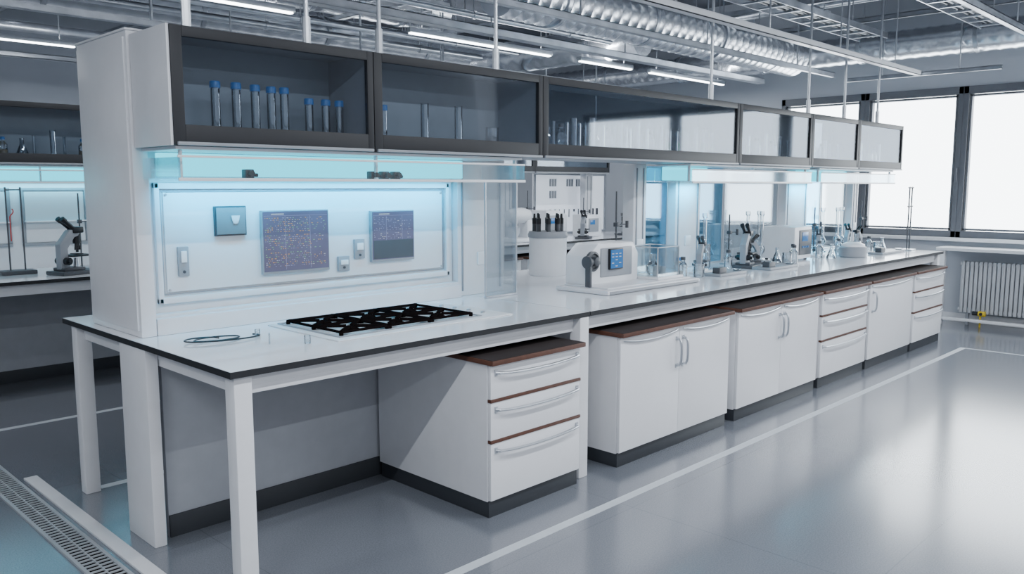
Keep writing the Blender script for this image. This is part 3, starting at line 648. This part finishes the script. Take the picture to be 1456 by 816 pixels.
# ------------------------------------------------------------ window bench, radiator
for k in range(3):
    ya=3.10-k*1.75; yb=ya-1.70
    t=thing('window_bench','low white bench beneath the windows over radiator','bench',(10.2,ya,0),'window benches')
    part(t,'top',MB().box(10.0,WX-0.021,yb,ya,0.84,0.875,0.004),WHITE2)
    for ly in (ya-0.05,yb+0.05):
        part(t,'leg',MB().box(10.04,10.11,ly-0.035,ly+0.035,0,0.84,0.005),WHITE2)
    part(t,'stretcher',MB().box(10.05,10.09,yb+0.085,ya-0.085,0.06,0.09,0.003),WHITE2)
    t=thing('radiator','white ribbed panel radiator under the window','radiator',(10.25,ya-0.2,0),'radiators under the windows')
    m=MB(); yy=ya-0.22
    while yy>yb+0.2:
        m.box(10.19,10.29,yy-0.035,yy,0.14,0.72,0.01); yy-=0.045
    part(t,'ribs',m,ENAMEL)
    for z in (0.17,0.69): part(t,'header_pipe',MB().cyl((10.24,ya-0.2,z),(10.24,yb+0.18,z),0.02),WHITE2)
    for q in (ya-0.3,yb+0.3): part(t,'foot',MB().box(10.22,10.26,q-0.015,q+0.015,0,0.15),MGREY)
t=thing('radiator_valve','small yellow valve with black knob under the radiator','valve',(10.13,2.66,0))
part(t,'valve_body',MB().cyl((10.13,2.66,0.15),(10.13,2.59,0.15),0.030,seg=14).cyl((10.13,2.64,0),(10.13,2.64,0.15),0.010,seg=8),YEL)
part(t,'knob',MB().cyl((10.13,2.72,0.15),(10.13,2.66,0.15),0.024,seg=12).cyl((10.10,2.63,0.15),(10.13,2.63,0.15),0.018,seg=10),BLACK)
# ------------------------------------------------------------ ceiling services
def rods(t,pts,zb,r=0.007):
    for (x,y) in pts: part(t,'hanger_rod',MB().cyl((x,y,zb),(x,y,CZ),r,seg=8),STEEL)
def lum(x0,x1,y,z,label='long white linear ceiling light on rods',w=0.05,light=26):
    t=thing('linear_light',label,'ceiling light',((x0+x1)/2,y,z),'suspended linear ceiling lights')
    part(t,'housing',MB().box(x0,x1,y-w/2,y+w/2,z+0.012,z+0.055,0.004),STEEL)
    part(t,'diffuser',MB().box(x0+0.02,x1-0.02,y-w/2+0.004,y+w/2-0.004,z,z+0.014,0.003),LEDW)
    rods(t,[(x0+0.15,y),(x1-0.15,y)],z+0.05,0.005)
    for e,rx,dz in ((light,0,-0.01),(light*0.42,math.pi,0.07)):  # second area light faces up, added to brighten ducts and ceiling
        l=bpy.data.lights.new('tube_and_fill_lamp','AREA'); l.shape='RECTANGLE'; l.size=x1-x0-0.1; l.size_y=0.05; l.energy=e; l.color=(0.90,0.945,1.0)
        o=bpy.data.objects.new('tube_and_fill_lamp',l); COL.objects.link(o); o.parent=t; o.location=(0,0,dz); o.rotation_euler=(rx,0,0)
for a,b in ((1.7,3.5),(4.6,6.43),(6.87,7.8),(8.13,9.8)): lum(a,b,5.73,2.85,light=20)
for a,b in ((-3.0,-1.2),(1.2,3.0),(3.6,5.4),(6.0,7.2),(7.6,8.8)): lum(a,b,8.9,2.9,light=20)
for a,b in ((-2.2,-0.4),(0.4,2.2),(3.4,5.2),(6.2,8.0)): lum(a,b,0.9,3.1,light=64)  # unseen row on the camera side, added for even overall light
for a,b in ((-1.8,0),(1.2,3.0),(4.2,6.0),(7.0,8.8)): lum(a,b,-1.6,3.1,light=50)  # another unseen camera-side row, added as fill light
lum(-3.0,-1.2,3.2,3.1,light=38); lum(-3.0,-1.2,5.4,3.1,light=30)  # unseen pair, added to light the end post from the left
def beam(p0,p1,w,h,label='galvanised steel ceiling channel on threaded rods',g='suspended steel channels',n=3,mat=None,name='ceiling_channel'):
    x0,y0,z0=p0;x1,y1,z1=p1
    t=thing(name,label,'ceiling rail',((x0+x1)/2,(y0+y1)/2,z0),g)
    m=MB()
    if abs(x1-x0)>abs(y1-y0):
        m.box(x0,x1,y0-w/2,y0+w/2,z0,z0+0.006); m.box(x0,x1,y0-w/2,y0-w/2+0.006,z0,z0+h); m.box(x0,x1,y0+w/2-0.006,y0+w/2,z0,z0+h); m.box(x0,x1,y0-w/2,y0-w/4,z0+h-0.006,z0+h); m.box(x0,x1,y0+w/4,y0+w/2,z0+h-0.006,z0+h)
    else:
        m.box(x0-w/2,x0+w/2,y0,y1,z0,z0+0.006); m.box(x0-w/2,x0-w/2+0.006,y0,y1,z0,z0+h); m.box(x0+w/2-0.006,x0+w/2,y0,y1,z0,z0+h); m.box(x0-w/2,x0-w/4,y0,y1,z0+h-0.006,z0+h); m.box(x0+w/4,x0+w/2,y0,y1,z0+h-0.006,z0+h)
    part(t,'rail',m,mat or GALV)
    rods(t,[(x0+(x1-x0)*(k+0.5)/n,y0+(y1-y0)*(k+0.5)/n) for k in range(n)],z0+h*0.5)
    return t
beam((4.3,3.30,2.75),(9.7,3.30,2.75),0.07,0.05,n=4,mat=WHITE2,label='white suspended profile above the overhead cabinets')
beam((9.75,2.5,2.75),(9.75,4.1,2.75),0.05,0.04,n=2)
beam((0.5,4.2,2.80),(9.6,4.2,2.80),0.05,0.05,n=5)
beam((2.2,5.1,2.80),(9.6,5.1,2.80),0.10,0.06,n=4)
beam((4.6,2.2,3.0),(9.6,2.2,3.0),0.06,0.06,n=4)
beam((6.8,1.1,3.0),(9.7,1.1,3.0),0.14,0.06,n=3)
beam((0.0,7.0,2.85),(9.7,7.0,2.85),0.06,0.05,n=4)
beam((0.0,9.6,2.85),(9.7,9.6,2.85),0.1,0.05,n=3)
for i,x in enumerate((2.6,3.9,5.3,6.7,8.1,9.4)):
    beam((x,1.8 if x>5 else 3.9,3.33),(x,10.6,3.33),0.06,0.05,n=4)
def tray(x0,x1,y,z,w=0.3):
    t=thing('cable_tray','galvanised ladder cable tray on hanging rods','cable tray',((x0+x1)/2,y,z),'ladder cable trays')
    m=MB()
    for q in (y-w/2,y+w/2): m.box(x0,x1,q-0.006,q+0.006,z,z+0.06)
    x=x0+0.1
    while x<x1: m.box(x,x+0.03,y-w/2,y+w/2,z+0.01,z+0.025); x+=0.3
    part(t,'ladder',m,GALV)
    for k,(dy,rr) in enumerate(((-0.08,0.014),(-0.04,0.01),(0.0,0.016),(0.05,0.012))):
        part(t,'cable',MB().cyl((x0,y+dy,z+0.026+rr),(x1,y+dy,z+0.026+rr),rr,seg=8),DGREY if k%2 else MGREY)
    n=4
    for k in range(n):
        for q in (y-w/2,y+w/2):
            xx_=x0+(x1-x0)*(k+0.5)/n; part(t,'hanger_rod',MB().cyl((xx_,q,z+0.06),(xx_,q,CZ),0.006,seg=6),STEEL)
tray(2.0,9.5,3.72,3.15); tray(0.5,5.2,6.0,3.15,0.25); tray(5.2,9.6,2.55,3.15,0.25)
def duct(path,r,label,corr=0.05,amp=0.035,mat=None,seg=24,g='silver ventilation ducts',hang=3):
    P=[Vector(p) for p in path]; pts=[]
    rad=r*2.0
    for i,p in enumerate(P):
        if i==0 or i==len(P)-1: pts.append(p); continue
        a=(P[i-1]-p).normalized(); b=(P[i+1]-p).normalized()
        A=p+a*rad; B=p+b*rad
        for k in range(9):
            s=k/8; pts.append(A*(1-s)**2+p*2*s*(1-s)+B*s*s)
    dense=[]; 
    for a,b in zip(pts,pts[1:]):
        L=(b-a).length; n=max(1,int(L/corr*4))
        for k in range(n): dense.append(a.lerp(b,k/n))
    dense.append(pts[-1])
    rr=[r*(1+amp*(1 if k%4==0 else 0)) for k in range(len(dense))]
    t=thing('ventilation_duct',label,'duct',tuple(P[0]),g)
    part(t,'duct_shell',MB().sweep(dense,rr,seg),mat or FOIL)
    for a,b in zip(P,P[1:]):
        L=(b-a).length; d=(b-a).normalized(); n=max(1,int(L/1.2))
        for k in range(n):
            c=a+d*(L*(k+0.5)/n); part(t,'collar',MB().cyl(c-d*0.02,c+d*0.02,r*1.07,seg=seg),GALV)
    for k in range(hang):
        q=dense[int(len(dense)*(k+0.5)/hang)]
        part(t,'hanger_rod',MB().cyl((q.x,q.y,q.z+r*0.9),(q.x,q.y,CZ),0.007,seg=6),STEEL)
duct([(4.7,4.74,3.09),(9.65,4.74,3.09)],0.215,'corrugated silver foil duct along the ceiling',corr=0.13,amp=0.05)
duct([(2.4,5.30,3.66),(5.7,5.30,3.66),(5.7,7.5,3.66)],0.24,'bent silver foil duct under the ceiling',corr=0.2,amp=0.035)
duct([(-0.5,6.55,3.70),(4.7,6.55,3.70),(4.7,7.6,3.70)],0.24,'large silver duct bending under the ceiling',corr=0.2,amp=0.035)
duct([(7.4,5.3,3.10),(7.4,10.6,3.10)],0.18,'large silver ceiling duct across the room',corr=0.18,hang=2,amp=0.035)
duct([(9.92,-1.5,3.13),(9.92,9.5,3.13)],0.16,'corrugated silver duct near the windows',corr=0.14,amp=0.045)
duct([(-0.5,8.1,3.70),(7.0,8.1,3.70)],0.24,'wide silver duct above the second bench',corr=0.25,amp=0.03)
duct([(-0.5,10.0,3.68),(7.0,10.0,3.68)],0.24,'wide silver duct by the back wall',corr=0.25,amp=0.03)
duct([(6.9,0.4,3.62),(9.4,0.4,3.62)],0.20,'silver foil duct near the windows',corr=0.18,amp=0.035)
duct([(0.3,7.55,3.12),(6.9,7.55,3.12)],0.16,'slim silver duct over the second bench',hang=4,corr=0.18,amp=0.035)
def pipe(p0,p1,r,label='slim galvanised pipe under the ceiling'):
    t=thing('ceiling_pipe',label,'pipe',p0,'slim pipes under the ceiling')
    a=Vector(p0);b=Vector(p1)
    part(t,'pipe_run',MB().cyl(a,b,r,seg=12),GALV)
    n=4
    for k in range(n):
        c=a.lerp(b,(k+0.5)/n); d=(b-a).normalized()
        part(t,'hanger',MB().cyl(c-d*0.015,c+d*0.015,r*1.25,seg=12).cyl((c.x,c.y,c.z+r),(c.x,c.y,CZ),0.006,seg=6),STEEL)
pipe((1.5,4.20,3.43),(9.1,4.20,3.43),0.035); pipe((1.5,4.05,3.43),(9.1,4.05,3.43),0.022); pipe((1.9,5.50,3.05),(7.1,5.50,3.05),0.03)
pipe((-0.5,7.25,3.05),(6.9,7.25,3.05),0.035); pipe((-0.5,6.75,3.05),(7.0,6.75,3.05),0.025); pipe((-0.5,9.25,3.1),(7.0,9.25,3.1),0.05)
pipe((9.2,-0.5,3.56),(9.2,7.6,3.56),0.04); pipe((9.35,-0.5,3.56),(9.35,7.6,3.56),0.025)
pipe((6.0,1.6,3.25),(9.6,1.6,3.25),0.05); pipe((6.0,2.9,3.45),(9.1,2.9,3.45),0.07); pipe((6.0,3.1,3.55),(9.1,3.1,3.55),0.03)
def susp(x,y=3.5,z=2.1855):
    t=thing('suspension_rod','steel suspension rod holding the overhead cabinets','rod',(x,y,z),'suspension rods above the cabinets')
    part(t,'rod',MB().cyl((x,y,z+0.02),(x,y,CZ),0.012,seg=10),STEEL)
    part(t,'foot_plate',MB().box(x-0.04,x+0.04,y-0.03,y+0.03,z,z+0.02,0.003).cyl((x,y,z+0.02),(x,y,z+0.16),0.02,seg=10),STEEL)
for x in (1.62,2.2,2.62,3.45,5.8,7.5,8.3,9.15): susp(x)
for x in (1.6,3.0,5.1,6.2,7.9,8.9): susp(x,7.12)
# ------------------------------------------------------------ lights
def area(loc,rot,sx,sy,e,col,name='lamp'):
    l=bpy.data.lights.new(name,'AREA'); l.shape='RECTANGLE'; l.size=sx; l.size_y=sy; l.energy=e; l.color=col; l.spread=math.radians(130)
    o=bpy.data.objects.new(name,l); COL.objects.link(o); o.location=loc; o.rotation_euler=rot; return o
area((2.40,3.60,1.58),(math.radians(35),0,0),1.72,0.03,8.5,(0.0,0.56,1.0),'shelf_lamp')
area((5.6,3.6,1.58),(math.radians(25),0,0),0.6,0.03,4,(0.02,0.6,1.0),'shelf_lamp')
area((8.1,3.6,1.58),(math.radians(25),0,0),1.1,0.03,8,(0.02,0.6,1.0),'shelf_lamp')
area((1.6,7.34,1.58),(math.radians(35),0,0),4.2,0.03,6,(0.2,0.75,1.0),'shelf_lamp')
w=bpy.data.worlds.new('World'); SC.world=w; w.use_nodes=True
bg=w.node_tree.nodes['Background']; bg.inputs[0].default_value=(0.90,0.93,1.0,1); bg.inputs[1].default_value=0.75
